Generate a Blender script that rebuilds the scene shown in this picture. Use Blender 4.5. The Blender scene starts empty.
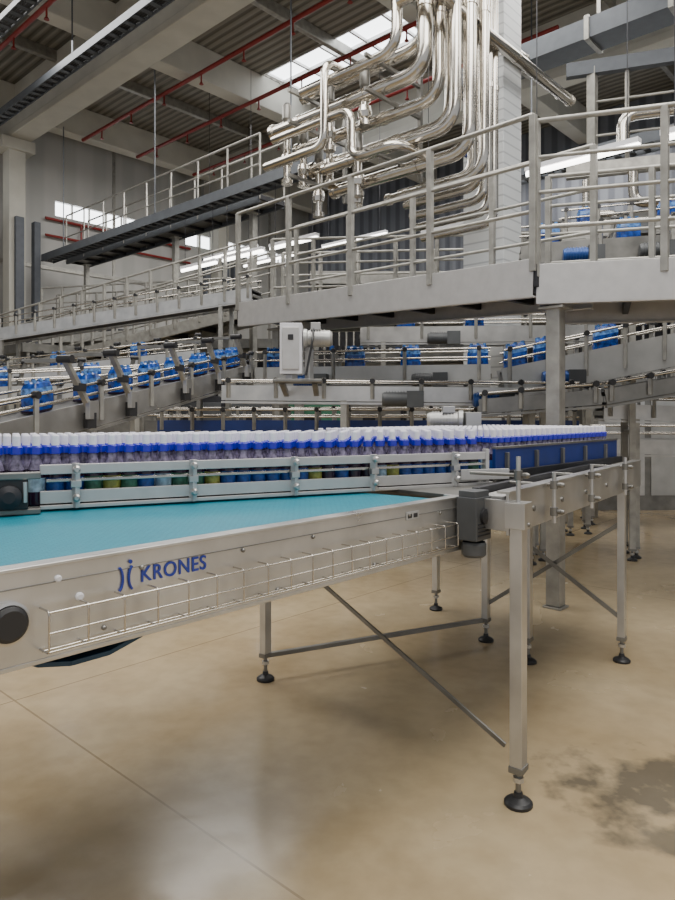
import bpy, math, random
from mathutils import Vector, Matrix
random.seed(7)
V = Vector
A = V((.676,.737,0)).normalized()      # hall grid axis 1
B = V((-A.y,A.x,0))                    # hall grid axis 2
def G(s,t,z=0): return A*s + B*t + V((0,0,z))
Zu = V((0,0,1))

# ---------------------------------------------------------------- materials
def mat(name, col, rough=.5, metal=0., emis=0., noise=0., nscale=8., bump=0., trans=0., stretch=None, rvar=0.):
    m = bpy.data.materials.new(name); m.use_nodes = True
    nt = m.node_tree; b = nt.nodes['Principled BSDF']
    b.inputs['Base Color'].default_value = (*col,1)
    b.inputs['Roughness'].default_value = rough
    b.inputs['Metallic'].default_value = metal
    if trans: b.inputs['Transmission Weight'].default_value = trans
    if emis:
        b.inputs['Emission Color'].default_value = (*col,1)
        b.inputs['Emission Strength'].default_value = emis
    if noise or bump or rvar:
        tc = nt.nodes.new('ShaderNodeTexCoord'); mp = nt.nodes.new('ShaderNodeMapping')
        if stretch: mp.inputs['Scale'].default_value = stretch
        n = nt.nodes.new('ShaderNodeTexNoise'); n.inputs['Scale'].default_value = nscale; n.inputs['Detail'].default_value = 5
        nt.links.new(tc.outputs['Object'], mp.inputs[0]); nt.links.new(mp.outputs[0], n.inputs['Vector'])
        if noise:
            r = nt.nodes.new('ShaderNodeValToRGB')
            r.color_ramp.elements[0].position=.3; r.color_ramp.elements[1].position=.7
            r.color_ramp.elements[0].color = (*[c*(1-noise) for c in col],1)
            r.color_ramp.elements[1].color = (*[min(1,c*(1+noise)) for c in col],1)
            nt.links.new(n.outputs['Fac'], r.inputs[0]); nt.links.new(r.outputs[0], b.inputs['Base Color'])
        if rvar:
            mr = nt.nodes.new('ShaderNodeMapRange'); mr.inputs['To Min'].default_value = max(0,rough-rvar); mr.inputs['To Max'].default_value = rough+rvar
            nt.links.new(n.outputs['Fac'], mr.inputs[0]); nt.links.new(mr.outputs[0], b.inputs['Roughness'])
        if bump:
            bp = nt.nodes.new('ShaderNodeBump'); bp.inputs['Strength'].default_value = bump; bp.inputs['Distance'].default_value=.01
            nt.links.new(n.outputs['Fac'], bp.inputs['Height']); nt.links.new(bp.outputs[0], b.inputs['Normal'])
    return m

STEEL = mat('stainless_brushed',(.55,.54,.52),.32,.85,noise=.14,nscale=6,rvar=.1)
STEELD= mat('stainless_dull',(.23,.225,.21),.42,.8,noise=.25,nscale=5,rvar=.1)
CHROME= mat('pipe_chrome',(.56,.53,.48),.2,1.,noise=.14,nscale=4,rvar=.05)
ALU   = mat('alu_light',(.54,.53,.52),.4,.5,noise=.06,nscale=12)
GALV  = mat('galvanised',(.36,.35,.32),.45,.6,noise=.2,nscale=9)
BLACK = mat('black_plastic',(.02,.02,.022),.45)
DARK  = mat('dark_steel',(.035,.035,.04),.5,.5,noise=.3)
CHAIN = mat('dark_chain',(.07,.07,.07),.5,.4,noise=.4,nscale=30,bump=.4)
GREYB = mat('motor_grey',(.085,.09,.095),.5,.2,noise=.1)
WHITEP= mat('white_plastic',(.72,.72,.75),.4)
CAP   = mat('cap_white',(.85,.84,.92),.35)
COLLAR= mat('collar_blue',(.02,.018,.42),.3)
PETG  = mat('bottle_pet',(.15,.13,.2),.12,0.,noise=.75,nscale=45)
PETD  = mat('bottle_drink',(.025,.012,.03),.15)
LABY  = mat('label_yellow',(.28,.29,.06),.45,noise=.4,nscale=50)
LABG  = mat('label_green',(.04,.15,.09),.45,noise=.4,nscale=50)
LABB  = mat('label_blue',(.012,.07,.30),.4,noise=.4,nscale=50)
LABW  = mat('label_pale',(.28,.4,.5),.4,noise=.4,nscale=50)
NAVY  = mat('guard_blue',(.01,.03,.17),.35,noise=.15)
WRAP  = mat('wrap_blue',(.006,.05,.28),.22,noise=.8,nscale=22)
WRAPL = mat('wrap_lightblue',(.08,.2,.48),.22,noise=.8,nscale=30)
CONC  = mat('concrete_beam',(.52,.505,.45),.8,noise=.08,nscale=2)
COLB  = mat('column_bluegrey',(.1,.11,.13),.7,noise=.1)
RED   = mat('sprinkler_red',(.24,.018,.015),.4)
DUCT  = mat('duct_grey',(.1,.11,.125),.5,.3,noise=.1)
LAMP  = mat('lamp_tube',(1,.97,.9),.5,emis=9)
WINL  = mat('daylight_pane',(.93,.97,1),.3,emis=5)
LETTER= mat('lettering_blue',(.02,.04,.3),.4)
BLUEM = mat('motor_blue',(.015,.07,.28),.4,.2)
GREEN = mat('cabinet_green',(.06,.2,.12),.5)
S45=mat('fairing_grey',(.42,.42,.41),.35,.4,noise=.1,nscale=5)

def tile_mat():
    m = bpy.data.materials.new('column_tiles'); m.use_nodes=True; nt=m.node_tree; b=nt.nodes['Principled BSDF']
    tc=nt.nodes.new('ShaderNodeTexCoord'); w=nt.nodes.new('ShaderNodeTexWave'); w.bands_direction='Z'; w.inputs['Scale'].default_value=2.2
    r=nt.nodes.new('ShaderNodeValToRGB'); r.color_ramp.elements[0].position=.0; r.color_ramp.elements[0].color=(.38,.40,.42,1)
    r.color_ramp.elements[1].position=.12; r.color_ramp.elements[1].color=(.6,.62,.63,1)
    nt.links.new(tc.outputs['Object'],w.inputs['Vector']); nt.links.new(w.outputs['Fac'],r.inputs[0]); nt.links.new(r.outputs[0],b.inputs['Base Color'])
    b.inputs['Roughness'].default_value=.35; return m
TILE = tile_mat()

def rib_mat(name,c0,c1,scale,rotz,metal=0,rough=.6):
    m = bpy.data.materials.new(name); m.use_nodes=True; nt=m.node_tree; b=nt.nodes['Principled BSDF']
    tc=nt.nodes.new('ShaderNodeTexCoord'); mp=nt.nodes.new('ShaderNodeMapping'); mp.inputs['Rotation'].default_value=(0,0,rotz)
    w=nt.nodes.new('ShaderNodeTexWave'); w.bands_direction='X'; w.inputs['Scale'].default_value=scale
    r=nt.nodes.new('ShaderNodeValToRGB'); r.color_ramp.elements[0].position=.25; r.color_ramp.elements[0].color=(*c0,1)
    r.color_ramp.elements[1].position=.6; r.color_ramp.elements[1].color=(*c1,1)
    bp=nt.nodes.new('ShaderNodeBump'); bp.inputs['Strength'].default_value=.6; bp.inputs['Distance'].default_value=.04
    L=nt.links; L.new(tc.outputs['Object'],mp.inputs[0]); L.new(mp.outputs[0],w.inputs['Vector']); L.new(w.outputs['Fac'],r.inputs[0]); L.new(r.outputs[0],b.inputs['Base Color'])
    L.new(w.outputs['Fac'],bp.inputs['Height']); L.new(bp.outputs[0],b.inputs['Normal'])
    b.inputs['Roughness'].default_value=rough; b.inputs['Metallic'].default_value=metal; return m
ang = math.atan2(A.y,A.x)
CEIL = rib_mat('ceiling_corrugated',(.12,.11,.09),(.24,.225,.19),1.6,-ang)
WALLM = rib_mat('wall_panels',(.42,.42,.405),(.47,.465,.45),.35,-ang)
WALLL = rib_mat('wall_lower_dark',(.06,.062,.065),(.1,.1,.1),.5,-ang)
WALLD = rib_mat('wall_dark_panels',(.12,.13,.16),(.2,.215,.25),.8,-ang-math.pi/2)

def belt_mat():
    m = bpy.data.materials.new('belt_teal'); m.use_nodes=True; nt=m.node_tree; b=nt.nodes['Principled BSDF']; L=nt.links
    tc=nt.nodes.new('ShaderNodeTexCoord'); mp=nt.nodes.new('ShaderNodeMapping'); mp.inputs['Rotation'].default_value=(0,0,-ang)
    br=nt.nodes.new('ShaderNodeTexBrick'); br.inputs['Scale'].default_value=18; br.inputs['Mortar Size'].default_value=.018
    br.inputs['Color1'].default_value=(.002,.19,.27,1); br.inputs['Color2'].default_value=(.003,.215,.30,1); br.inputs['Mortar'].default_value=(.002,.11,.16,1)
    bp=nt.nodes.new('ShaderNodeBump'); bp.inputs['Strength'].default_value=.3; bp.inputs['Distance'].default_value=.003; bp.invert=True
    L.new(tc.outputs['Object'],mp.inputs[0]); L.new(mp.outputs[0],br.inputs['Vector']); L.new(br.outputs['Color'],b.inputs['Base Color'])
    L.new(br.outputs['Fac'],bp.inputs['Height']); L.new(bp.outputs[0],b.inputs['Normal'])
    b.inputs['Roughness'].default_value=.38; b.inputs['Specular IOR Level'].default_value=.35; return m
BELT = belt_mat()
BELTD = mat('belt_underside',(.01,.05,.1),.5,noise=.2)

def floor_mat():
    m = bpy.data.materials.new('floor_screed'); m.use_nodes=True; nt=m.node_tree; b=nt.nodes['Principled BSDF']; L=nt.links
    N=nt.nodes.new
    tc=N('ShaderNodeTexCoord')
    n1=N('ShaderNodeTexNoise'); n1.inputs['Scale'].default_value=1.1; n1.inputs['Detail'].default_value=7; n1.inputs['Distortion'].default_value=.5
    L.new(tc.outputs['Object'],n1.inputs['Vector'])
    r1=N('ShaderNodeValToRGB'); e=r1.color_ramp.elements
    e[0].position=.3; e[0].color=(.37,.275,.155,1); e[1].position=.7; e[1].color=(.5,.4,.25,1)
    L.new(n1.outputs['Fac'],r1.inputs[0])
    n2=N('ShaderNodeTexNoise'); n2.inputs['Scale'].default_value=11; n2.inputs['Detail'].default_value=8
    L.new(tc.outputs['Object'],n2.inputs['Vector'])
    mx=N('ShaderNodeMix'); mx.data_type='RGBA'; mx.blend_type='MULTIPLY'; mx.inputs[0].default_value=.25
    L.new(r1.outputs[0],mx.inputs[6])
    r2=N('ShaderNodeValToRGB'); r2.color_ramp.elements[0].position=.35; r2.color_ramp.elements[0].color=(.62,.62,.62,1); r2.color_ramp.elements[1].position=.6
    L.new(n2.outputs['Fac'],r2.inputs[0]); L.new(r2.outputs[0],mx.inputs[7])
    mp=N('ShaderNodeMapping'); mp.inputs['Rotation'].default_value=(0,0,-ang); L.new(tc.outputs['Object'],mp.inputs[0])
    sx=N('ShaderNodeSeparateXYZ'); L.new(mp.outputs[0],sx.inputs[0])
    def joint(out,off,per):
        a=N('ShaderNodeMath'); a.operation='SUBTRACT'; a.inputs[1].default_value=off; L.new(out,a.inputs[0])
        p=N('ShaderNodeMath'); p.operation='PINGPONG'; p.inputs[1].default_value=per; L.new(a.outputs[0],p.inputs[0])
        c=N('ShaderNodeMath'); c.operation='LESS_THAN'; c.inputs[1].default_value=.005; L.new(p.outputs[0],c.inputs[0]); return c
    j1=joint(sx.outputs['X'],1.37,2.2); j2=joint(sx.outputs['Y'],-.35,2.6)
    jm=N('ShaderNodeMath'); jm.operation='MAXIMUM'; L.new(j1.outputs[0],jm.inputs[0]); L.new(j2.outputs[0],jm.inputs[1])
    jf=N('ShaderNodeMath'); jf.operation='MULTIPLY'; jf.inputs[1].default_value=.5; L.new(jm.outputs[0],jf.inputs[0])
    mj=N('ShaderNodeMix'); mj.data_type='RGBA'; L.new(jf.outputs[0],mj.inputs[0]); L.new(mx.outputs[2],mj.inputs[6]); mj.inputs[7].default_value=(.11,.07,.035,1)
    def stain(cx,cy,rx,ry,prev,col,st=.8):
        m2=N('ShaderNodeMapping'); m2.vector_type='POINT'; m2.inputs['Scale'].default_value=(1/rx,1/ry,1); m2.inputs['Location'].default_value=(-cx/rx,-cy/ry,0)
        nn=N('ShaderNodeTexNoise'); nn.inputs['Scale'].default_value=9; nn.inputs['Detail'].default_value=7; L.new(tc.outputs['Object'],nn.inputs['Vector'])
        L.new(tc.outputs['Object'],m2.inputs[0])
        ln=N('ShaderNodeVectorMath'); ln.operation='LENGTH'; L.new(m2.outputs[0],ln.inputs[0])
        ml=N('ShaderNodeMath'); ml.operation='MULTIPLY'; ml.inputs[1].default_value=2.6; L.new(nn.outputs['Fac'],ml.inputs[0])
        ad=N('ShaderNodeMath'); ad.operation='ADD'; L.new(ln.outputs['Value'],ad.inputs[0]); L.new(ml.outputs[0],ad.inputs[1])
        mr=N('ShaderNodeMapRange'); mr.inputs['From Min'].default_value=1.7; mr.inputs['From Max'].default_value=2.4; mr.inputs['To Min'].default_value=st; mr.inputs['To Max'].default_value=0
        L.new(ad.outputs[0],mr.inputs[0])
        q=N('ShaderNodeMix'); q.data_type='RGBA'; L.new(mr.outputs[0],q.inputs[0]); L.new(prev,q.inputs[6]); q.inputs[7].default_value=(*col,1)
        return q.outputs[2]
    O=FLO
    c=stain(1.32-O[0],2.72-O[1],.46,.30,mj.outputs[2],(.085,.075,.06))
    c=stain(1.14-O[0],2.40-O[1],.24,.10,c,(.13,.11,.08))
    c=stain(-.8-O[0],2.4-O[1],1.1,.6,c,(.3,.22,.12),.35)
    L.new(c,b.inputs['Base Color'])
    mr=N('ShaderNodeMapRange'); mr.inputs['From Min'].default_value=.3; mr.inputs['From Max'].default_value=.7; mr.inputs['To Min'].default_value=.1; mr.inputs['To Max'].default_value=.3; L.new(n1.outputs['Fac'],mr.inputs[0]); L.new(mr.outputs[0],b.inputs['Roughness'])
    b.inputs['Specular IOR Level'].default_value=.6
    bp=N('ShaderNodeBump'); bp.inputs['Strength'].default_value=.1; bp.inputs['Distance'].default_value=.01; L.new(n2.outputs['Fac'],bp.inputs['Height']); L.new(bp.outputs[0],b.inputs['Normal'])
    return m
_c=[G(-9,-10),G(18,-10),G(18,18),G(-9,18)]
FLO=(sum(p.x for p in _c)/4,sum(p.y for p in _c)/4)
FLOOR=floor_mat()

# ---------------------------------------------------------------- mesh builder
class MB:
    def __init__(s): s.v=[];s.f=[];s.m=[];s.sm=[];s.slots=[]
    def mi(s,m):
        if m not in s.slots: s.slots.append(m)
        return s.slots.index(m)
    def add(s,vs,fs,m,smooth=False):
        o=len(s.v); k=s.mi(m); s.v.extend([tuple(x) for x in vs])
        for f in fs: s.f.append(tuple(i+o for i in f)); s.m.append(k); s.sm.append(smooth)
    def hexa(s,c,m):
        s.add(c,[(0,3,2,1),(4,5,6,7),(0,1,5,4),(1,2,6,5),(2,3,7,6),(3,0,4,7)],m)
    def box(s,c,size,m,ax=None):
        ax = V((1,0,0)) if ax is None else ax; ay=Zu.cross(ax).normalized(); c=V(c)
        hx,hy,hz=[q/2 for q in size]
        s.hexa([c+ax*(i*hx)+ay*(j*hy)+Zu*(k*hz) for k in(-1,1) for i,j in((-1,-1),(1,-1),(1,1),(-1,1))],m)
    def beam(s,p0,p1,w,h,m):
        p0=V(p0);p1=V(p1);d=(p1-p0).normalized()
        side = A.copy() if abs(d.z)>.95 else Zu.cross(d).normalized()
        up=d.cross(side).normalized()
        cs=[]
        for p in(p0,p1): cs+= [p+side*(i*w/2)+up*(j*h/2) for i,j in((-1,-1),(1,-1),(1,1),(-1,1))]
        s.hexa(cs,m)
    def prism(s,poly,z0,z1,m):
        n=len(poly); vs=[(p[0],p[1],z0) for p in poly]+[(p[0],p[1],z1) for p in poly]
        s.add(vs,[tuple(range(n-1,-1,-1)),tuple(range(n,2*n))]+[(i,(i+1)%n,(i+1)%n+n,i+n) for i in range(n)],m)
    def tube(s,pts,r,m,seg=10,fil=0.,caps=True):
        pts=[V(p) for p in pts]
        if fil and len(pts)>2:
            q=[pts[0]]
            for i in range(1,len(pts)-1):
                a,b,c=pts[i-1],pts[i],pts[i+1]; u=(a-b);w=(c-b)
                f=min(fil,u.length*.49,w.length*.49); p=b+u.normalized()*f; e=b+w.normalized()*f
                for k in range(7):
                    t=k/6; q.append(p*(1-t)**2+b*2*t*(1-t)+e*t*t)
            q.append(pts[-1]); pts=q
        d=(pts[1]-pts[0]).normalized(); ref = Zu if abs(d.z)<.9 else V((1,0,0)); n=d.cross(ref).normalized()
        vs=[];L=len(pts)
        for i,p in enumerate(pts):
            d=(pts[min(i+1,L-1)]-pts[max(i-1,0)]).normalized(); n=(n-d*n.dot(d)).normalized(); b=d.cross(n)
            for k in range(seg):
                a=2*math.pi*k/seg; vs.append(p+n*(r*math.cos(a))+b*(r*math.sin(a)))
        fs=[(i*seg+k,i*seg+(k+1)%seg,(i+1)*seg+(k+1)%seg,(i+1)*seg+k) for i in range(L-1) for k in range(seg)]
        s.add(vs,fs,m,True)
        if caps:
            s.add(vs[:seg],[tuple(range(seg-1,-1,-1))],m); s.add(vs[-seg:],[tuple(range(seg))],m)
    def lathe(s,c,prof,mats,seg=12,axis=Zu):
        c=V(c);axis=axis.normalized();ref=V((1,0,0)) if abs(axis.x)<.9 else Zu; n=axis.cross(ref).normalized();b=axis.cross(n)
        for i in range(len(prof)-1):
            vs=[]
            for r,z in prof[i:i+2]:
                for k in range(seg):
                    a=2*math.pi*k/seg; vs.append(c+axis*z+n*(r*math.cos(a))+b*(r*math.sin(a)))
            m=mats[i] if isinstance(mats,list) else mats
            s.add(vs,[(k,(k+1)%seg,(k+1)%seg+seg,k+seg) for k in range(seg)],m,True)
    def obj(s,name,bevel=0.,parent=None):
        xs=[q[0] for q in s.v]; ys=[q[1] for q in s.v]; z=min(q[2] for q in s.v)
        o=V(((sum(xs)/len(xs)),(sum(ys)/len(ys)),z))
        me=bpy.data.meshes.new(name+'_mesh'); me.from_pydata([V(q)-o for q in s.v],[],s.f)
        for m in s.slots: me.materials.append(m)
        me.polygons.foreach_set('material_index',s.m); me.polygons.foreach_set('use_smooth',s.sm); me.update()
        ob=bpy.data.objects.new(name,me); ob.location=o; bpy.context.collection.objects.link(ob)
        if bevel:
            b=ob.modifiers.new('bevel','BEVEL'); b.width=bevel; b.segments=2; b.limit_method='ANGLE'; b.angle_limit=math.radians(50)
        if parent:
            ob.parent=parent; ob.matrix_parent_inverse=Matrix.Translation(parent.location).inverted()
        return ob

def foot(mb,x,y,z1,r=.055):
    mb.lathe((x,y,0),[(0,0),(r,0),(r*1.02,.012),(r*.85,.02),(r*.35,.032),(r*.3,.05),(0,.05)],BLACK,16)
    mb.tube([(x,y,.03),(x,y,z1+.02)],.011,STEELD,8)
    mb.lathe((x,y,z1-.04),[(0,0),(.022,0),(.022,.018),(0,.018)],STEEL,6)
def leg(mb,x,y,z1,w=.07,zb=.12,m=STEEL,ax=A,r=.055):
    mb.box((x,y,(z1+zb)/2),(w,w*.8,z1-zb),m,ax); foot(mb,x,y,zb,r)
    mb.box((x,y,zb+.012),(w+.008,w*.8+.008,.024),STEELD,ax)

# ---------------------------------------------------------------- room shell
mb=MB(); mb.prism(_c,-.2,0,FLOOR); mb.obj('floor')
mb=MB(); zc=9.6
def slab(s0,s1,t0,t1): mb.prism([G(s0,t0),G(s1,t0),G(s1,t1),G(s0,t1)],zc,zc+.15,CEIL)
slab(-9,10.6,-10,18); slab(11.9,18,-10,18); slab(10.6,11.9,-10,7.6); slab(10.6,11.9,12.2,18)
mb.obj('ceiling')
mb=MB(); mb.prism([G(10.6,7.6),G(11.9,7.6),G(11.9,12.2),G(10.6,12.2)],zc+.05,zc+.08,WINL)
for i in range(6): mb.beam(G(10.6,7.7+i*.88,zc+.02),G(11.9,7.7+i*.88,zc+.02),.05,.06,ALU)
for s in(10.63,11.25,11.87): mb.beam(G(s,7.6,zc),G(s,12.2,zc),.05,.08,ALU)
mb.obj('window_1')
mb=MB()
def wq(s0,s1,z0,z1,m,t=18.,th=.25): mb.prism([G(s0,t),G(s1,t),G(s1,t+th),G(s0,t+th)],z0,z1,m)
wz0,wz1=6.9,7.3
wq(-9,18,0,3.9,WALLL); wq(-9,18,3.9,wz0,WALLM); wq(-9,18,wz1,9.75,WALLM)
wins=((2.6,6.2),(8.3,11.3),(12.5,16.9))
prev=-9
for a,b in wins: wq(prev,a,wz0,wz1,WALLM); prev=b
wq(prev,18,wz0,wz1,WALLM)
for s in range(-8,18,3): wq(s,s+.08,3.9,9.6,GALV,17.97,.03)
wq(-9,18,5.4,5.5,GALV,17.95,.05); wq(-9,18,3.85,4.0,DARK,17.93,.07)
mb.obj('wall_left')
mb=MB()
for a,b in wins:
    wq(a,b,wz0,wz1,WINL,18.12,.03)
    for i in range(int((b-a)/.5)+1): wq(a+i*.5,a+.04+i*.5,wz0,wz1,GALV,18.04,.06)
mb.obj('window_2')
mb=MB()
def bq(t0,t1,z0,z1,m,s=18.,th=.25): mb.prism([G(s,t0),G(s+th,t0),G(s+th,t1),G(s,t1)],z0,z1,m)
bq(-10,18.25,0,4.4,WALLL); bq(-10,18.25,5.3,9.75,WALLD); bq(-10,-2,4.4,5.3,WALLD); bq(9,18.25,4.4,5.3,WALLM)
mb.obj('wall_back')
mb=MB(); bq(-2,9,4.4,5.3,WINL,18.1,.03)
for i in range(12): bq(-2+i,-1.9+i,4.4,5.3,GALV,18.02,.08)
mb.obj('window_3')
mb=MB()
for s in(1,7.05,13.4):
    mb.prism([G(s-.2,-10),G(s+.2,-10),G(s+.2,18),G(s-.2,18)],8.5,zc,CONC)
    mb.prism([G(s-.27,-10),G(s+.27,-10),G(s+.27,18),G(s-.27,18)],8.35,8.51,CONC)
for t in(-2.6,2.4,7.4,12.4,17.2):
    mb.prism([G(-9,t-.2),G(18,t-.2),G(18,t+.2),G(-9,t+.2)],8.85,zc-.003,CONC)
for t in(-.1,4.9,9.9,14.8): mb.beam(G(-9,t,zc-.12),G(18,t,zc-.12),.12,.24,GALV)
mb.obj('ceiling_beams',.02)
for s,t in((7,17.4),(13.4,17.4),(1,17.4)):
    mb=MB(); mb.box(G(s,t,4.17),(.4,.4,8.34),CONC,A); mb.box(G(s,t-.3,3.2),(.2,.12,6.4),COLB,A); mb.box(G(s+.5,t-.1,3.2),(.16,.2,6.4),COLB,A); mb.box(G(s-.6,t-.1,3.2),(.2,.2,6.4),COLB,A)
    mb.box(G(s,t,8.2),(.8,.6,.28),CONC,A)
    mb.obj('concrete_column',.01)
mb=MB()
for s,z in((8.6,8.75),(10.2,8.75),(12.1,8.75),(5.3,8.7)):
    mb.tube([G(s,5.5,z),G(s,17.0,z)],.045,RED,8)
    for i in range(8):
        t=6.2+i*1.4; mb.tube([G(s,t,z),G(s,t,z-.2)],.018,RED,6); mb.lathe(G(s,t,z-.25),[(0,0),(.05,0),(.02,.05),(0,.05)],RED,8)
mb.tube([G(8,17.88,6.75),G(12.6,17.88,6.75)],.04,RED,8); mb.tube([G(8,17.88,6.3),G(12.6,17.88,6.3)],.035,RED,8)
for s in (9,10.5,12): mb.tube([G(s,17.88,6.3),G(s,17.88,6.75)],.03,RED,8)
mb.obj('sprinkler_pipes')
def tray(name,p0,p1,w=.4,h=.12,hang=None,m=DUCT,nh=None):
    mb=MB(); p0=V(p0);p1=V(p1); d=(p1-p0).normalized(); sd=Zu.cross(d).normalized()
    for k in(-1,1): mb.beam(p0+sd*k*w/2,p1+sd*k*w/2,.02,h,m)
    n=int((p1-p0).length/.25)
    for i in range(n+1):
        p=p0+(p1-p0)*i/n; mb.beam(p-sd*w/2-Zu*h*.3,p+sd*w/2-Zu*h*.3,.1,.02,m)
    for k in(-.3,-.1,.1,.3): mb.tube([p0+sd*k*w-Zu*.01,p1+sd*k*w-Zu*.01],.03,BLACK,6)
    if hang:
        n=nh or 2
        for i in range(n+1):
            p=p0+(p1-p0)*(i+.3)/(n+.6)
            mb.beam(p+sd*w/2,V(((p+sd*w/2).x,(p+sd*w/2).y,hang)),.02,.02,DUCT)
    return mb.obj(name)
tray('cable_tray',G(7.75,6.8,5.5),G(7.75,17.2,5.5),.3,.18,8.5)
tray('cable_tray',G(5.9,6.5,8.0),G(5.9,17.2,8.0),.22,.14,zc)
tray('cable_tray',G(4.6,5,8.1),G(4.6,17.2,8.1),.22,.1,zc)
tray('cable_tray',G(9.3,3.5,7.9),G(9.3,-1.5,7.9),.4,.14,zc)
tray('cable_tray',G(12.2,-2,6.2),G(12.2,7,6.2),.5,.2,zc)
mb=MB(); 
mb.prism([G(9.9,-3),G(10.4,-3),G(10.4,6.5),G(9.9,6.5)],7.1,7.4,DUCT)
for i in range(9): mb.prism([G(9.87,-3+i*1.17),G(10.43,-3+i*1.17),G(10.43,-2.93+i*1.17),G(9.87,-2.93+i*1.17)],7.07,7.43,GALV)
for t in(-2,1,4): mb.beam(G(10.2,t,7.4),G(10.2,t,zc),.04,.04,GALV)
mb.obj('ventilation_duct')
mb=MB(); mb.box(G(8.35,4.75,zc/2-.02),(.5,.62,zc-.04),TILE,A)
mb.box(G(8.35,4.75,.15),(.56,.68,.3),GALV,A); mb.box(G(8.06,4.95,5.5),(.06,.12,.9),NAVY,A)
mb.obj('tiled_service_column',.01)

# ---------------------------------------------------------------- pipe manifold
mb=MB()
def flange(p,d,r): mb.lathe(V(p)-d*.03,[(0,0),(r*1.25,0),(r*1.25,.06),(0,.06)],CHROME,14,d)
base=V((1.0,7.75,0))
def PV(a,b,z): return base + A*a + B*b + Zu*z
spec=[(0.0,0.0,5.45,2.55,.09),(.22,-.05,5.2,2.35,.075),(.42,-.1,4.95,2.3,.09),(.1,-.35,4.75,2.0,.065),(.32,-.4,4.52,2.1,.08),(.55,-.45,4.3,1.4,.06),(.15,.1,5.85,2.0,.075)]
for a,b,z,L,r in spec:
    mb.tube([PV(a,b,zc),PV(a,b,z),PV(a,b+L,z)],r,CHROME,14,fil=.28)
    flange(PV(a,b+L,z),B,r)
    for k in(.35,.8): flange(PV(a,b+L*k,z),B,r*.9)
    for zz in(6.2,7.4): flange(PV(a,b,zz),Zu,r*.9)
for a,b,z,dz in((.0,2.3,5.45,.75),(.22,1.7,5.2,.6),(.42,2.1,4.95,.65),(.32,1.3,4.52,.3),(.1,1.1,4.75,.45),(.0,1.5,5.45,.5),(.22,2.2,5.2,.5),(.0,.9,5.45,.35)):
    mb.tube([PV(a,b,z),PV(a,b,z-dz)],.05,CHROME,12); flange(PV(a,b,z-dz),Zu,.065)
    mb.lathe(PV(a,b,z-dz*.6),[(0,-.09),(.075,-.07),(.09,0),(.075,.07),(0,.09)],CHROME,14)
    mb.lathe(PV(a,b,z+.06),[(.03,0),(.065,.06),(.065,.24),(.03,.28),(0,.28)],STEELD,12)
mb.tube([PV(-.25,2.3,5.2),PV(-.25,.9,5.2),PV(-.25,.9,4.6),PV(-.25,.2,4.6),PV(.5,.2,4.6)],.055,CHROME,12,fil=.18)
mb.tube([PV(-.2,1.8,5.7),PV(-.2,.25,5.7),PV(-.2,.25,zc)],.065,CHROME,12,fil=.25)
mb.tube([PV(-.3,2.4,4.85),PV(-.3,1.3,4.85),PV(-.3,1.3,5.9),PV(.3,1.3,5.9),PV(.3,.8,5.9)],.055,CHROME,12,fil=.18)
for b,z,L in((-.12,6.3,3.3),(-.32,6.1,3.2),(.1,6.62,2.6)):
    mb.tube([PV(-.25,b+.5,z+.1),PV(-.25,b,z+.1),PV(.1,b,z),PV(L,b,z)],.07,CHROME,14,fil=.2)
    flange(PV(L,b,z),A,.065); flange(PV(L*.5,b,z),A,.06)
for i in range(5):
    mb.tube([PV(.7+.13*i,-.2,zc),PV(.7+.13*i,-.2,4.4-.12*i),PV(.7+.13*i,.9,4.4-.12*i)],.055,CHROME,12,fil=.18); flange(PV(.7+.13*i,-.2,5.6),Zu,.05)
for b in(.6,1.9):
    mb.beam(PV(.75,b,4.5),PV(.75,b,5.95),.05,.05,STEELD)
    for z in(4.62,5.32,5.72): mb.beam(PV(-.35,b,z),PV(.75,b,z),.04,.04,STEELD)
mb.obj('stainless_pipe_manifold')

# ---------------------------------------------------------------- railings / platforms
def rail(mb,p0,p1,n,h=1.1,hs=(1.1,.75,.4),pw=.045,m=GALV):
    p0=V(p0);p1=V(p1)
    for i in range(n):
        p=p0+(p1-p0)*i/(n-1); mb.beam(p-Zu*.1,p+Zu*h,pw,pw,m)
    for z in hs: mb.tube([p0+Zu*z,p1+Zu*z],.021 if z==h else .016,m,8)
def platform(name,p0,p1,w,nrm,fh,posts,cols=(),back=True,front=True,hs=(1.1,.73,.36),pw=.05,fm=None):
    mb=MB(); p0=V(p0);p1=V(p1);nrm=V(nrm).normalized(); fm=fm or ALU
    mb.hexa([p0-Zu*.05,p1-Zu*.05,p1+nrm*w-Zu*.05,p0+nrm*w-Zu*.05,p0-Zu*.01,p1-Zu*.01,p1+nrm*w-Zu*.01,p0+nrm*w-Zu*.01],STEELD)
    for k in(0,1):
        o=nrm*(w*k); c=-Zu*(fh/2)
        mb.beam(p0+o+c,p1+o+c,.012,fh,fm); 
        mb.beam(p0+o-Zu*.01+nrm*(.02-.04*k),p1+o-Zu*.01+nrm*(.02-.04*k),.05,.015,fm)
        mb.beam(p0+o-Zu*fh+nrm*(.02-.04*k),p1+o-Zu*fh+nrm*(.02-.04*k),.05,.015,fm)
    n=max(3,int((p1-p0).length/.6))
    for i in range(n+1):
        p=p0+(p1-p0)*i/n-Zu*(fh*.45); mb.beam(p,p+nrm*w,.05,fh*.6,DARK)
    if front: rail(mb,p0,p1,posts,1.1,hs,pw)
    if back: rail(mb,p0+nrm*w,p1+nrm*w,posts,1.1,hs,pw)
    for (x,y,z) in cols:
        mb.box((x,y,z/2+.01),(.11,.11,z-.02),GALV,A); mb.box((x,y,.008),(.15,.15,.016),GALV,A); mb.box((x,y,z-.02),(.2,.2,.02),GALV,A)
    return mb.obj(name,.003)
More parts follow.
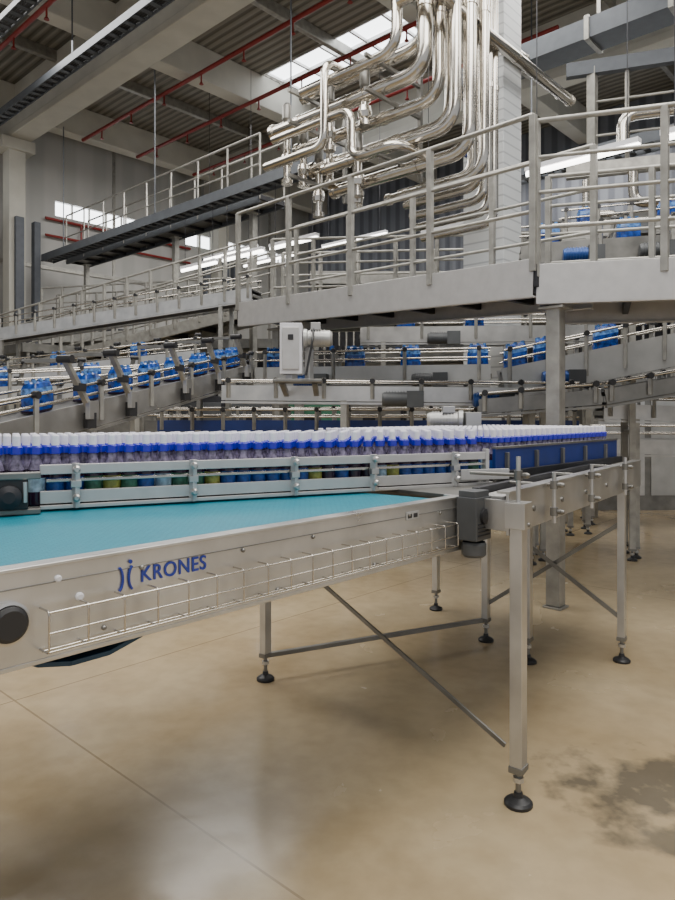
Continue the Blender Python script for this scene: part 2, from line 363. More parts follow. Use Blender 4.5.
platform('catwalk_platform',(1.5,5.18,2.70),(-1.23,8.37,2.89),.9,(.761,.649,0),.29,5,cols=((-.75,8.55,2.6),))
platform('catwalk_platform',(1.53,5.20,2.66),(4.05,4.28,2.60),1.3,(.363,.932,0),.30,4,cols=((1.70,5.27,2.35),(3.9,5.4,2.35)),back=True,hs=(1.1,.82,.55,.28))
platform('catwalk_platform',(-7.4,14.0,2.35),(-1.5,11.8,3.45),.9,(.35,.94,0),.2,13,cols=((-7.0,14.1,2.1),(-4.2,13.1,2.6),(-1.9,12.2,3.1)),fm=GALV)
platform('catwalk_platform',(-7.0,16.0,3.4),(-2.5,15.8,3.6),.9,(0,1,0),.2,10,cols=((-6.5,16.2,3.1),(-5,16.2,3.2),(-3,16.2,3.3)),fm=GALV)
platform('catwalk_platform',(-1.0,10.4,3.1),(3.4,10.2,3.15),.9,(.1,1,0),.22,8,cols=((-.6,10.6,2.8),(3.2,10.5,2.8)),fm=GALV)
g0=G(8.15,9.4,5.55); g1=G(8.15,17.0,5.55)
platform('maintenance_gallery',g0,g1,.6,A,.14,9,hs=(1.1,.55),fm=DUCT,pw=.03,cols=((G(8.5,10.0).x,G(8.5,10.0).y,5.4),(G(8.5,12.6).x,G(8.5,12.6).y,5.4),(G(8.5,16.6).x,G(8.5,16.6).y,5.4)))

# ---------------------------------------------------------------- packs + background conveyors
def bottle_geo(mb,p,h,r,mats,seg=8):
    s=h/.26
    prof=[(r*.9,0),(r,.01*s),(r,.05*s),(r,.13*s),(r*.92,.155*s),(r*.5,.2*s),(r*.5,.23*s),(r*.5,.26*s),(0,.26*s)]
    mb.lathe(p,prof,mats,seg)
def pack(mb,p,d,s=1.):
    d=V(d).normalized(); sd=Zu.cross(d).normalized(); p=V(p)
    for i in range(3):
        for j in range(2):
            q=p+d*((i-1)*.075*s)+sd*((j-.5)*.075*s)+Zu*.002
            bottle_geo(mb,q,.265*s,.036*s,[PETD,WRAP,WRAP,WRAPL,WRAP,PETG,WRAPL,CAP])
    ring=[]
    for k in range(20):
        a=2*math.pi*k/20; ca,sa=math.cos(a),math.sin(a)
        e=lambda c,h:(abs(c)**.35)*(1 if c>0 else -1)*h
        ring.append(d*e(ca,.118*s)+sd*e(sa,.08*s))
    lv=[(0.97,.0),(1,.02),(1,.07),(1,.15),(.95,.20),(.8,.235),(.5,.25)]
    vs=[p+q*f*(1+.03*math.sin(i*1.7+z*60))+Zu*(z*s+.003) for f,z in lv for i,q in enumerate(ring)]
    for i in range(len(lv)-1):
        m=[PETD,WRAP,WRAP,WRAPL,WRAP,WRAP][i]
        mb.add([v for v in vs[i*20:(i+2)*20]],[(k,(k+1)%20,(k+1)%20+20,k+20) for k in range(20)],m,True)
def conveyor(name,pts,w=.35,fh=.16,packs=(),side=None,legm=GALV,leg_t=None,rails=(.1,.2),ps=1.,posts=.7,brk=0,motors=(),xb=None):
    mb=MB(); pk=MB(); side=side or STEEL
    pts=[V(p) for p in pts]
    for i in range(len(pts)-1):
        p0,p1=pts[i],pts[i+1]; d=(p1-p0).normalized(); dh=V((d.x,d.y,0)).normalized(); sd=Zu.cross(dh)
        for k in(-1,1):
            o=sd*(k*w/2); mb.beam(p0+o-Zu*fh/2+Zu*.02,p1+o-Zu*fh/2+Zu*.02,.02,fh,side)
            mb.beam(p0+o*1.06-Zu*fh,p1+o*1.06-Zu*fh,.035,.02,side)
            for z in rails: mb.tube([p0+o*1.0+Zu*z,p1+o*1.0+Zu*z],.012,CHROME,8)
            n=max(2,int((p1-p0).length/posts))
            for j in range(n+1):
                q=p0+(p1-p0)*(j+.15)/(n+.3)+o*1.1
                mb.beam(q-Zu*fh*.7,q+Zu*(rails[-1]+.03) if rails else q,.03,.03,GALV)
                mb.lathe(q+Zu*(rails[-1] if rails else 0),[(0,-.025),(.028,-.025),(.028,.025),(0,.025)],BLACK,8,sd)
        for j in range(brk):
            q=p0+(p1-p0)*(j+.5)/brk+sd*(w*.62); 
            mb.beam(q-Zu*fh*.9,q-Zu*fh*.9+sd*.02+Zu*.12,.06,.07,BLACK)
            mb.beam(q-Zu*.04,q+Zu*.36+dh*.1,.045,.035,STEELD)
            mb.lathe(q+Zu*.34+dh*.1,[(0,-.05),(.03,-.05),(.03,.05),(0,.05)],BLACK,10,dh)
            mb.tube([q+Zu*.12,q+Zu*.12-sd*.14],.012,CHROME,6); mb.box(q+Zu*.13,(.07,.05,.05),BLACK,dh)
            mb.box(q-Zu*.06,(.09,.04,.12),STEEL,dh)
        mb.beam(p0-Zu*.012,p1-Zu*.012,w-.03,.02,CHAIN)
        mb.beam(p0-Zu*fh*.8,p1-Zu*fh*.8,w-.03,.02,DARK)
        n=max(2,int((p1-p0).length/.5))
        for j in range(n+1):
            q=p0+(p1-p0)*j/n-Zu*fh*.5; mb.beam(q-sd*w/2,q+sd*w/2,.03,.05,STEELD)
        for (ii,t,mm) in motors:
            if ii!=i: continue
            q=p0+(p1-p0)*t-Zu*(fh*.7)-sd*(w*.5+.1)
            mb.box(q,(.16,.16,.16),GREYB,dh); mb.lathe(q,[(0,-.32),(.06,-.32),(.07,-.3),(.07,-.08),(0,-.08)],mm,14,dh)
            for kk in range(7): mb.lathe(q,[(.07,-.28+kk*.028),(.08,-.28+kk*.028),(.08,-.272+kk*.028),(.07,-.272+kk*.028)],mm,14,dh)
    if leg_t:
        for i,t in leg_t:
            p0,p1=pts[i],pts[i+1]; p=p0+(p1-p0)*t; d=(p1-p0); sd=Zu.cross(V((d.x,d.y,0)).normalized())
            for k in(-1,1):
                q=p+sd*(k*w*.5); leg(mb,q.x,q.y,q.z-fh+.03,.06,.1,legm,V((d.x,d.y,0)).normalized(),.05)
            mb.beam(p-sd*w/2-Zu*(p.z*.6),p+sd*w/2-Zu*(p.z*.6),.03,.03,legm)
            if xb:
                mb.beam(p-sd*w/2-Zu*(p.z-.2),p+sd*w/2-Zu*fh,.015,.025,legm); mb.beam(p+sd*w/2-Zu*(p.z-.2),p-sd*w/2-Zu*fh,.015,.025,legm)
    ob=mb.obj(name)
    if packs:
        for i,t in packs:
            p0,p1=pts[i],pts[i+1]; pack(pk,p0+(p1-p0)*t+Zu*.004,(p1-p0),ps)
        pk.obj('shrink_wrapped_bottle_packs')
    return ob
conveyor('pack_conveyor',[(-2.52,3.95,1.34),(-1.2,8.3,2.1)],.36,.2,packs=[(0,t) for t in(.10,.235,.36,.46,.56,.66,.77,.87,.95)],leg_t=[(0,.1),(0,.85)],rails=(.08,.16),ps=.9)
conveyor('pack_conveyor',[(-.95,8.3,2.05),(1.75,7.75,2.05)],.36,.22,packs=[(0,.07),(0,.43),(0,.67),(0,.95)],leg_t=[(0,.1),(0,.9)],side=S45,motors=((0,.3,BLUEM),(0,.8,GREYB)))
conveyor('pack_conveyor',[(1.7,7.0,1.95),(4.4,6.7,2.5)],.36,.32,side=S45,packs=[(0,.05),(0,.16),(0,.38)],leg_t=[(0,.1),(0,.8)],posts=.35,motors=((0,.25,BLUEM),))
conveyor('pack_conveyor',[(-1.15,7.0,1.78),(2.35,6.75,1.74)],.4,.15,leg_t=[(0,.35),(0,.93)],rails=(.07,),posts=.45,motors=((0,.55,GREYB),(0,.8,BLUEM)))
conveyor('pack_conveyor',[(1.3,6.2,1.62),(2.3,6.0,1.70),(4.3,5.9,2.05)],.45,.13,side=STEELD,leg_t=[(1,.6)],rails=(.07,),posts=.3)
conveyor('pack_conveyor',[(2.0,7.4,3.3),(5.6,6.6,3.35)],.4,.22,packs=[(0,t) for t in(.08,.3,.46)],leg_t=[(0,.3),(0,.9)],motors=((0,.2,BLUEM),(0,.4,GREYB),(0,.6,BLUEM)),brk=6,side=STEELD)
conveyor('pack_conveyor',[(2.9,8.8,3.9),(6,8.0,4.0)],.4,.2,packs=[(0,t) for t in(.1,.4)],leg_t=[(0,.1),(0,.8)],posts=.4,brk=6,motors=((0,.3,BLUEM),(0,.6,GREYB)),side=STEELD)
conveyor('pack_conveyor',[(.3,8.75,2.6),(3.2,8.55,2.6)],.3,.2,packs=[(0,.2),(0,.5)],leg_t=[(0,.1),(0,.9)],motors=((0,.4,GREYB),))
conveyor('pack_conveyor',[(-7.5,11.5,2.0),(-2,10.3,2.45)],.45,.2,packs=[(0,t) for t in(.3,.55,.8)],leg_t=[(0,.1),(0,.5),(0,.9)],posts=.45,brk=8)
conveyor('pack_conveyor',[(-4.8,7.8,1.75),(-2.4,8.9,1.95)],.4,.18,packs=[(0,t) for t in(.3,.7)],leg_t=[(0,.2),(0,.9)],brk=4,motors=((0,.5,GREYB),))
conveyor('pack_conveyor',[(-6.5,12.5,3.0),(-1.3,10.9,3.5)],.4,.2,leg_t=[(0,.1),(0,.9)],posts=.4)
conveyor('pack_conveyor',[(3.2,9.6,1.15),(6.5,9.0,1.15)],.6,.2,leg_t=[(0,.1),(0,.5),(0,.9)],xb=True)
conveyor('pack_conveyor',[(2.9,7.5,1.6),(5.5,6.9,1.5)],.7,.16,leg_t=[(0,.12),(0,.6)],xb=True,posts=.4)
conveyor('pack_conveyor',[(-3.5,9.8,1.4),(1.4,9.6,1.4)],.5,.25,leg_t=[(0,.1),(0,.5),(0,.9)],side=STEELD,motors=((0,.4,BLUEM),(0,.7,BLUEM)))
conveyor('pack_conveyor',[(-2.0,7.7,1.42),(2.6,7.4,1.42)],.3,.12,leg_t=[(0,.1),(0,.9)],side=NAVY,posts=.35,rails=(.06,.14))
mb=MB(); a0=V((-2.52,3.95,1.34)); a1=V((-1.2,8.3,2.1)); dd=(a1-a0); dh=V((dd.x,dd.y,0)).normalized(); sdr=-Zu.cross(dh)
for t in(.3,.42,.62,.78,.93):
    q=a0+dd*t+sdr*.235
    mb.beam(q-Zu*.17,q-Zu*.05,.07,.075,BLACK); mb.box(q-Zu*.03+sdr*.02,(.11,.04,.14),STEEL,dh)
    mb.beam(q-Zu*.02,q+Zu*.33-dh*.28,.045,.035,GALV); mb.beam(q+Zu*.33-dh*.28,q+Zu*.33-dh*.28-sdr*.35,.03,.03,STEELD)
    mb.lathe(q+Zu*.34-dh*.28,[(0,-.06),(.03,-.06),(.03,.06),(0,.06)],BLACK,10,sdr); mb.box(q+Zu*.14-dh*.12,(.08,.06,.06),BLACK,dh)
mb.obj('guide_brackets',.002)

mb=MB(); c=V((-.36,6.2,1.80))
mb.box(c+V((-.06,0,.3)),(.2,.24,.46),WHITEP); mb.box(c+V((-.06,-.13,.3)),(.15,.02,.38),ALU); mb.box(c+V((-.06,-.145,.4)),(.05,.01,.05),BLACK)
mb.box(c+V((0,0,.01)),(.44,.3,.03),STEELD)
mb.lathe(c+V((.05,0,.40)),[(0,0),(.09,0),(.09,.03),(.075,.04),(.075,.24),(.06,.26),(0,.26)],S45,14,V((1,0,0)))
for i in range(6): mb.lathe(c+V((.11+i*.025,0,.40)),[(.07,0),(.088,0),(.088,.006),(.07,.006)],S45,14,V((1,0,0)))
mb.box(c+V((.16,0,.51)),(.09,.09,.07),S45); mb.tube([c+V((.14,-.04,.48)),c+V((.14,-.2,.38)),c+V((.08,-.2,.05))],.012,BLACK,6,fil=.05)
mb.beam(c+V((.1,0,.02)),c+V((.1,0,.32)),.06,.06,STEEL); mb.beam(c+V((-.06,0,.02)),c+V((-.06,0,.1)),.08,.08,STEEL)
for x in(-.15,.15): mb.beam(c+V((x,0,.0)),c+V((x,.60,-.10)),.05,.05,STEELD)
mb.obj('drive_control_unit',.006)

def machine(name,x,y,w,d,h,z=0,ax=A,body=None):
    mb=MB(); c=V((x,y,z)); ay=Zu.cross(ax)
    mb.box(c+Zu*(h*.22),(w,d,h*.44-.002),body or STEELD,ax)
    for i in(-1,0,1):
        for j in(-1,1): mb.beam(c+ax*(i*w*.47)+ay*(j*d*.47)+Zu*h*.4,c+ax*(i*w*.47)+ay*(j*d*.47)+Zu*h,.05,.05,GALV)
    mb.box(c+Zu*(h*.97),(w*1.02,d*1.02,h*.06),STEELD,ax)
    mb.box(c+Zu*(h*.68),(w*.9,d*.3,h*.4),DARK,ax)
    n=int(w/.2)
    for i in range(n):
        for j in(-1,1):
            q=c+ax*((i+.5)/n-.5)*w*.86+Zu*h*.44+ay*(j*d*.25)
            mb.tube([q,q+Zu*h*.36],.03,CHROME,8); mb.lathe(q+Zu*h*.2,[(0,-.06),(.06,-.05),(.06,.05),(0,.06)],(CHROME,BLUEM,BLACK)[i%3],10)
    for j in(-1,1):
        mb.tube([c+ay*(j*d*.3)-ax*w*.45+Zu*h*.8,c+ay*(j*d*.3)+ax*w*.45+Zu*h*.8],.04,CHROME,8)
        for k in range(3): mb.box(c+ay*(j*d*.505)+ax*((k-1)*w*.32)+Zu*(h*.22),(w*.28,.02,h*.34),(STEEL,S45,STEELD)[k],ax)
    mb.box(c-ay*(d*.52)+ax*w*.3+Zu*h*.62,(.35,.08,.4),DARK,ax)
    return mb.obj(name)
X1=V((1,0,0))
machine('filling_machine',-5.5,14.6,3,1.2,2.9)
machine('filling_machine',-1.9,13.9,2.4,1.2,3.0,ax=X1)
machine('filling_machine',1.2,12.4,2.6,1.2,2.6,ax=X1)
machine('filling_machine',5.3,11.3,2.6,1.3,4.7,ax=X1)
machine('filling_machine',.9,16.2,3,1.4,4.8,ax=X1)
machine('filling_machine',8.4,12.8,2.6,1.3,5.6,ax=X1)
machine('filling_machine',4.8,15.0,2.6,1.3,5.4,ax=X1)
machine('filling_machine',2.9,12.6,.6,.6,5.2,ax=X1)
mb=MB()
for i in range(7):
    c=V((-3.2+i*.95,11.0,.9)); mb.box(c,(.9,.5,1.8),[S45,DARK,STEELD,GREEN,DARK,S45,DARK][i]); mb.box(c+V((0,-.26,.1)),(.8,.02,1.4),[STEELD,GREYB,GREYB,GREEN,STEELD,ALU,GREYB][i])
    mb.box(c+V((.3,-.275,.1)),(.03,.02,.2),BLACK); mb.box(c+V((-.1,-.275,.5)),(.2,.01,.15),DARK)
mb.obj('switch_cabinets',.005)
mb=MB()
for x,y in((3.75,9.95),(6.9,8.9)): mb.beam((x,y,0.0),(x,y,6.6),.12,.12,GALV)
mb.beam((3.4,10.05,5.1),(7.2,8.8,5.1),.12,.2,GALV); mb.beam((3.4,10.05,6.6),(7.2,8.8,6.6),.12,.2,DUCT)
mb.tube([(4.1,9.7,5.3),(4.1,9.7,5.8),(5.6,9.2,5.8),(5.6,9.2,5.3)],.09,CHROME,12,fil=.2)
mb.tube([(4.2,9.6,5.0),(4.2,9.6,4.5),(6.2,9.0,4.5)],.07,CHROME,12,fil=.2)
mb.tube([(3.6,9.8,4.9),(3.6,9.8,4.4),(4.0,9.7,4.4),(4.0,9.7,3.2)],.05,CHROME,12,fil=.12)
for i in range(4): mb.beam((4.2+i*.7,9.8-i*.23,5.1),(4.2+i*.7,9.8-i*.23,6.6),.05,.05,GALV)
for z in(5.6,6.1): mb.tube([(3.75,9.95,z),(6.9,8.9,z)],.02,GALV,8)
mb.obj('steel_portal_frame')

def luminaire(p0,p1,hang=None):
    mb=MB(); p0=V(p0);p1=V(p1)
    mb.beam(p0+Zu*.05,p1+Zu*.05,.1,.05,WHITEP); mb.tube([p0,p1],.028,LAMP,8)
    for t in(.1,.9):
        p=p0+(p1-p0)*t; mb.beam(p+Zu*.07,V((p.x,p.y,hang or zc)),.008,.008,DARK)
    mb.obj('linear_luminaire')
for k in range(3): luminaire(G(7.7,7.5+k*1.3,4.32),G(7.7,8.6+k*1.3,4.32),5.4)
luminaire(G(6.9,.9,4.15),G(6.9,2.1,4.15)); luminaire(G(6.9,2.3,4.15),G(6.9,3.5,4.15))
luminaire(G(9.3,5.4,4.5),G(9.3,6.6,4.5)); luminaire(G(10.3,12.0,5.4),G(10.3,14,5.4)); luminaire(G(12,9.5,5.6),G(12,11.5,5.6)); luminaire(G(12,12.5,5.6),G(12,14.5,5.6))

# ---------------------------------------------------------------- belt conveyor (front)
zt=1.165; tf=1.48
mb=MB()
s0,s1=-.5,2.24; tb=2.8
mb.prism([G(s0,tf),G(s1+.13,tf),G(s1+.13,tf+.012),G(s0,tf+.012)],.965,zt,STEEL)
mb.prism([G(s0,tf-.004),G(s1+.13,tf-.004),G(s1+.13,tf+.045),G(s0,tf+.045)],zt,zt+.008,STEEL)
mb.prism([G(s0,tf-.001),G(s1+.13,tf-.001),G(s1+.13,tf+.05),G(s0,tf+.05)],.955,.965,STEEL)
mb.prism([G(s0,tb-.012),G(s1,tb-.012),G(s1,tb),G(s0,tb)],.965,zt,STEEL)
mb.prism([G(s0,tf+.05),G(s1+.1,tf+.05),G(s1,tb-.02),G(s0,tb-.02)],zt-.03,zt-.012,BELT)
mb.prism([G(s0,tf+.05),G(s1,tf+.05),G(s1,tb-.02),G(s0,tb-.02)],.985,1.0,BELTD)
for i in range(7): mb.beam(G(s0+.1+i*.4,tf+.012,1.07),G(s0+.1+i*.4,tb,1.07),.05,.08,STEELD)
pr=[(.62,.965),(.68,.93),(.76,.912),(.86,.912),(.95,.935),(1.0,.965)]
for i in range(5):
    (a0,z0),(a1,z1)=pr[i],pr[i+1]
    mb.hexa([G(a0,tf+.08,z0-.012),G(a1,tf+.08,z1-.012),G(a1,tb-.1,z1-.012),G(a0,tb-.1,z0-.012),G(a0,tf+.08,z0),G(a1,tf+.08,z1),G(a1,tb-.1,z1),G(a0,tb-.1,z0)],BELTD)
mb.prism([G(s0,tf-.003),G(s1+.13,tf-.003),G(s1+.13,tf),G(s0,tf)],1.128,1.131,STEELD)
for s,z,r in((.69,1.135,.008),(.74,1.085,.010),(.9,1.125,.006),(1.22,1.12,.006),(1.5,1.12,.006),(2.0,1.135,.007),(2.2,1.12,.006),(.8,1.0,.006),(1.35,.985,.006),(1.8,.985,.006),(2.18,.985,.006)):
    mb.lathe(G(s,tf,z),[(r,0),(r,.004),(r*.6,.007),(0,.007)],STEELD if r<.008 else WHITEP,12,-B)
mb.lathe(G(.58,tf,1.06),[(.046,0),(.046,.012),(.04,.014)],STEEL,28,-B)
mb.lathe(G(.58,tf,1.06),[(.038,.0),(.038,.02),(.03,.026),(0,.026)],BLACK,28,-B)
tw=tf-.045
for z in(.99,1.03,1.075): mb.tube([G(.65,tw,z),G(2.26,tw,z)],.0028,CHROME,6)
mb.tube([G(.65,tf-.012,.985),G(2.26,tf-.012,.985)],.0028,CHROME,6)
n=19
for i in range(n):
    s=.65+i*(1.61/(n-1)); mb.tube([G(s,tf,1.078),G(s,tw,1.078),G(s,tw,.987),G(s,tf,.987)],.0026,CHROME,6,fil=.01)
mb.prism([G(1.98,tf-.003),G(2.06,tf-.003),G(2.06,tf),G(1.98,tf)],1.115,1.145,S45)
mb.prism([G(1.99,tf-.004),G(2.015,tf-.004),G(2.015,tf),G(1.99,tf)],1.122,1.138,BLACK)
mb.prism([G(2.025,tf-.004),G(2.05,tf-.004),G(2.05,tf),G(2.025,tf)],1.122,1.138,BLACK)
conv=mb.obj('belt_conveyor',.0015)
cu=bpy.data.curves.new('maker_lettering','FONT'); cu.body='KRONES'; cu.size=.053; cu.extrude=.0008; cu.space_character=1.08; cu.offset=.0006
tx=bpy.data.objects.new('maker_lettering',cu); bpy.context.collection.objects.link(tx)
tx.rotation_euler=(math.pi/2,0,ang); tx.location=G(.895,tf-.002,1.09); cu.materials.append(LETTER)
bpy.context.view_layer.update()
wd=tx.dimensions.x; tx.scale=(.195/wd if wd>0 else 1,1,1)
tx.parent=conv; tx.matrix_parent_inverse=Matrix.Translation(conv.location).inverted()
sw=MB()
for sx,sg in((.838,1),(.874,-1)):
    pts=[G(sx+sg*(.014*math.cos(q)-.004),tf-.003,1.106+.03*math.sin(q)) for q in [(-1.2+2.4*i/8) for i in range(9)]]
    sw.tube(pts,.0032,LETTER,6)
sw.lathe(G(.868,tf-.002,1.145),[(.005,0),(.005,.003),(0,.003)],LETTER,10,-B)
sw.obj('maker_emblem',parent=conv)

# ---------------------------------------------------------------- accumulation table (right)
Lg=V((.672,2.62,0)); C=V((.587,.81,0)).normalized(); D=V((-C.y,C.x,0))
def T(c,d,z=0): return Lg+C*c+D*d+Zu*z
mb=MB()
mb.prism([T(-.02,.0),T(2.25,.0),T(2.25,.012),T(-.02,.012)],1.035,1.195,STEEL)
mb.prism([T(-.02,-.003),T(2.25,-.003),T(2.25,.05),T(-.02,.05)],1.195,1.205,STEEL)
mb.prism([T(2.24,.0),T(2.252,.0),T(2.252,1.5),T(2.24,1.5)],1.035,1.17,STEEL)
mb.prism([T(.3,1.488),T(2.25,1.488),T(2.25,1.5),T(.3,1.5)],1.035,1.17,STEEL)
mb.prism([T(-.02,.012),T(.0,.012),T(.04,.3),T(.02,.3)],1.05,1.17,STEEL)
mb.prism([T(.03,.02),T(2.23,.02),T(2.23,1.48),T(.28,1.48)],1.145,1.163,STEELD)
mb.prism([T(.06,.05),T(2.2,.05),T(2.2,.15),T(.06,.15)],1.163,1.175,ALU)
mb.prism([T(.08,.17),T(2.2,.17),T(2.2,.20),T(.08,.20)],1.163,1.2,DARK)
for i in range(6): mb.beam(T(.35+i*.36,0.012,1.09),T(.35+i*.36,1.488,1.09),.04,.07,STEELD)
for c in(.25,.62,1.0,1.4,1.8): mb.lathe(T(c,0,1.11),[(.012,0),(.012,.006),(0,.006)],STEELD,12,-D)
for p,zz in((T(0,-.03),1.1),(T(1.83,.02),1.08),(V((-.408,3.83,0)),1.08),(V((.986,4.49,0)),1.08),(V((1.155,4.1,0)),1.08),(T(2.15,1.45),1.08)):
    leg(mb,p.x,p.y,zz,.06 if p.y<3 else .052,.13,STEEL,C,.054 if p.y<3 else .05)
mb.box(T(0,-.03,1.115),(.085,.08,.1),STEEL,C)
mb.beam(V((-.408,3.79,.84)),V((.66,2.66,.20)),.01,.02,STEELD)
mb.beam(V((-.40,3.83,.14)),V((.98,4.49,.14)),.025,.025,STEELD)
mb.beam(V((1.0,4.45,.85)),V((1.74,4.10,.25)),.012,.025,STEELD); mb.beam(V((1.0,4.49,.25)),V((1.74,4.12,.85)),.012,.025,STEELD)
for c,h in((.0,.26),(.42,.17),(1.0,.17),(1.7,.17)):
    p=T(c,-.03,0)
    mb.tube([p+Zu*1.03,p+Zu*(1.08+h)],.009,STEEL,10)
    for z in(1.08,1.06+h*.8):
        mb.lathe(p+Zu*z,[(0,-.018),(.017,-.018),(.017,.018),(0,.018)],STEELD,12); mb.lathe(p+Zu*z-D*.015,[(.010,0),(.012,.02),(.007,.03),(0,.03)],STEELD,10,-D)
    mb.tube([p+Zu*(1.06+h*.8)-D*.02,p+Zu*(1.06+h*.8)+D*.2],.007,STEELD,8)
mb.obj('accumulation_table',.0015)

mb=MB(); c=G(2.36,tf-.055,1.07)
mb.box(c+Zu*.02,(.115,.09,.17),GREYB,A); mb.box(c+Zu*.115,(.1,.08,.03),GREYB,A)
mb.lathe(c-Zu*.075,[(.045,0),(.05,-.01),(.05,-.05),(.04,-.06),(0,-.06)],GREYB,16)
mb.lathe(c-B*.045+Zu*.03,[(.03,0),(.03,.012),(.012,.016),(0,.016)],BLACK,16,-B)
for i in range(4): mb.box(c+Zu*(-.045+i*.015)-B*.047,(.09,.006,.005),DARK,A)
mb.obj('gear_motor',.006)
mb=MB(); c=V((.86,4.95,1.46))
mb.lathe(c,[(0,-.2),(.05,-.2),(.06,-.18),(.06,.02),(.075,.03),(.075,.06),(0,.06)],S45,16,V((1,-.2,0)))
for i in range(8): mb.lathe(c+V((-.16+i*.022,0.032-i*.0044,0)),[(.058,0),(.07,0),(.07,.006),(.058,.006)],S45,16,V((1,-.2,0)))
mb.box(c+V((.12,-.02,-.02)),(.11,.14,.16),S45); mb.box(c+V((-.05,0,.08)),(.09,.08,.05),S45)
mb.beam(c+V((.12,-.02,-.1)),V((.98,4.93,1.18)),.05,.05,STEEL); mb.box(V((.98,4.93,1.172)),(.14,.14,.015),STEEL)
mb.obj('gear_motor',.004)

# ---------------------------------------------------------------- guide rail on belt
P=V((-1.07,2.43,0)); E=V((1.79,.87,0)).normalized(); Nn=V((-E.y,E.x,0)); LE=1.995
def R(a,n,z): return P+E*a+Nn*n+Zu*z
mb=MB()
mb.beam(R(0,0,1.303),R(LE,0,1.303),.022,.035,ALU)
mb.beam(R(.02,.008,1.262),R(LE,.008,1.262),.014,.012,CHROME)
mb.beam(R(0,0,1.203),R(LE,0,1.203),.02,.045,ALU)
mb.beam(R(0,-.004,1.168),R(LE+.03,-.004,1.168),.03,.014,ALU)
for a in(.12,.55,.98,1.36,1.8):
    mb.beam(R(a,-.018,1.162),R(a,-.018,1.325),.018,.03,ALU)
    for z in(1.2,1.303): mb.lathe(R(a,-.03,z),[(0,0),(.014,0),(.014,.018),(.008,.026),(0,.026)],STEEL,10,-Nn)
    mb.box(R(a,-.02,1.25),(.036,.03,.025),STEEL,E)
mb.box(R(LE,0,1.25),(.02,.03,.17),ALU,E)
mb.beam(R(LE-.16,-.01,1.215),R(LE+.09,-.06,1.215),.02,.05,ALU)
mb.obj('bottle_guide_rail',.002)
mb=MB()
def RB(a,n,z): return R(a,n-.05,z)
mb.box(RB(-.12,0,1.23),(.16,.08,.11),BLACK,E); mb.box(RB(-.1,-.03,1.29),(.2,.03,.025),STEELD,E)
mb.lathe(RB(-.1,-.04,1.22),[(.04,0),(.04,.02),(.02,.03),(0,.03)],DARK,18,-Nn); mb.tube([RB(-.14,0,1.17),RB(-.14,0,1.36)],.009,CHROME,8)
mb.tube([RB(-.05,-.05,1.2),RB(-.05,-.05,1.27)],.008,STEEL,8); mb.box(RB(-.1,0,1.165),(.2,.07,.02),STEELD,E)
mb.obj('guide_end_bracket',.004)

Q0=V((.78,3.37,0)); R0=V((1.90,4.62,0)); gd=(R0-Q0).normalized(); gn=V((-gd.y,gd.x,0))
mb=MB()
mb.beam(Q0+Zu*1.27,R0+Zu*1.27,.02,.12,NAVY); mb.beam(Q0+Zu*1.335,R0+Zu*1.335,.03,.012,STEELD)
mb.beam(Q0+Zu*1.2-gn*.03,R0+Zu*1.2-gn*.03,.03,.04,DARK)
mb.beam(Q0+Zu*1.185,R0+Zu*1.185,.016,.045,STEELD)
for i in range(5):
    p=Q0+(R0-Q0)*(i+.3)/5; mb.beam(p-gn*.02+Zu*1.165,p-gn*.02+Zu*1.31,.02,.02,STEELD)
R1=R0+gn*1.1
mb.beam(R0+Zu*1.27,R1+Zu*1.27,.02,.12,NAVY); mb.beam(R0+Zu*1.19,R1+Zu*1.19,.016,.05,STEELD)
mb.obj('blue_side_guard',.002)

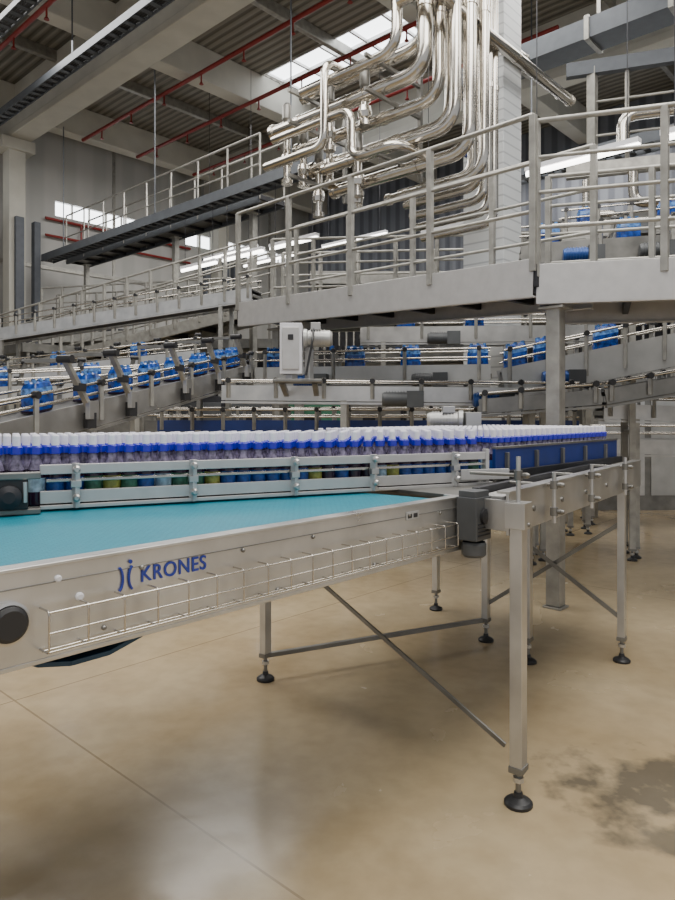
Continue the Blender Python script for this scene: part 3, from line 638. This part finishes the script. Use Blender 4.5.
# ---------------------------------------------------------------- bottles
mb=MB()
prof=[(.029,0),(.0315,.008),(.0315,.055),(.0315,.105),(.028,.135),(.017,.172),(.0165,.190),(.0215,.192),(.021,.216),(.0140,.222),(.0140,.256),(.012,.26),(0,.26)]
labs=[LABY,LABG,LABB,LABB,LABW,LABB,PETD]
def put(p,lab,seg):
    mb.lathe(p,prof,[PETD,PETD,lab,PETD,PETG,PETG,COLLAR,COLLAR,COLLAR,CAP,CAP,CAP],seg)
zb=1.166; pitch=.0655; row=pitch*.866
for j in range(7):
    n=int((LE+.22)/pitch)
    for i in range(n):
        p=R(-.14+(i+(j%2)*.5)*pitch,.052+j*row,zb)
        if (p-Q0).dot(gn)<-.0 and (p-Q0).dot(gd)>-.02: continue
        put(p+V((random.uniform(-.002,.002),random.uniform(-.002,.002),0)),random.choice(labs),12 if j<2 else 8)
Lq=(R0-Q0).length
for j in range(17):
    for i in range(-4,int(Lq/pitch)-0):
        p=Q0+gd*((i+.3+(j%2)*.5)*pitch)+gn*(.05+j*row)+Zu*zb
        rel=p-P
        if rel.dot(Nn)<.052+6.6*row and rel.dot(E)<LE+.12: continue
        if rel.dot(Nn)<.05: continue
        if (p-Q0).dot(gd)>Lq-.045: continue
        if (V((p.x,p.y,0))-V((.96,4.93,0))).length<.2: continue
        if (p-Lg).dot(D)>1.43: continue
        put(p,random.choice(labs),8 if j>1 else 12)
mb.obj('bottles_on_belt')

# ---------------------------------------------------------------- lights
w=bpy.data.worlds.new('hall_daylight'); bpy.context.scene.world=w; w.use_nodes=True
w.node_tree.nodes['Background'].inputs[0].default_value=(.92,.95,1,1); w.node_tree.nodes['Background'].inputs[1].default_value=.66
def area(loc,sx,sy,pw,col=(1,.97,.92),rot=(0,0,0)):
    l=bpy.data.lights.new('hall_light','AREA'); l.shape='RECTANGLE'; l.size=sx; l.size_y=sy; l.energy=pw; l.color=col
    o=bpy.data.objects.new('hall_light',l); o.location=loc; o.rotation_euler=rot; bpy.context.collection.objects.link(o)
for s,t,p in((-1.5,-1,460),(4,0,460),(4,5,500),(10,0,350),(4,11,450),(10.2,5,350),(10,11,450),(15.5,7,280)):
    area(G(s,t,8.3),4.4,3.8,p,rot=(0,0,ang))
# ---------------------------------------------------------------- camera
cam=bpy.data.cameras.new('camera'); co=bpy.data.objects.new('camera',cam); bpy.context.collection.objects.link(co)
co.location=(0,0,1.5); co.rotation_euler=(math.pi/2,0,0)
cam.sensor_fit='VERTICAL'; cam.sensor_height=24; cam.lens=24*676/900; cam.shift_y=-35/900; cam.clip_end=200
bpy.context.scene.camera=co
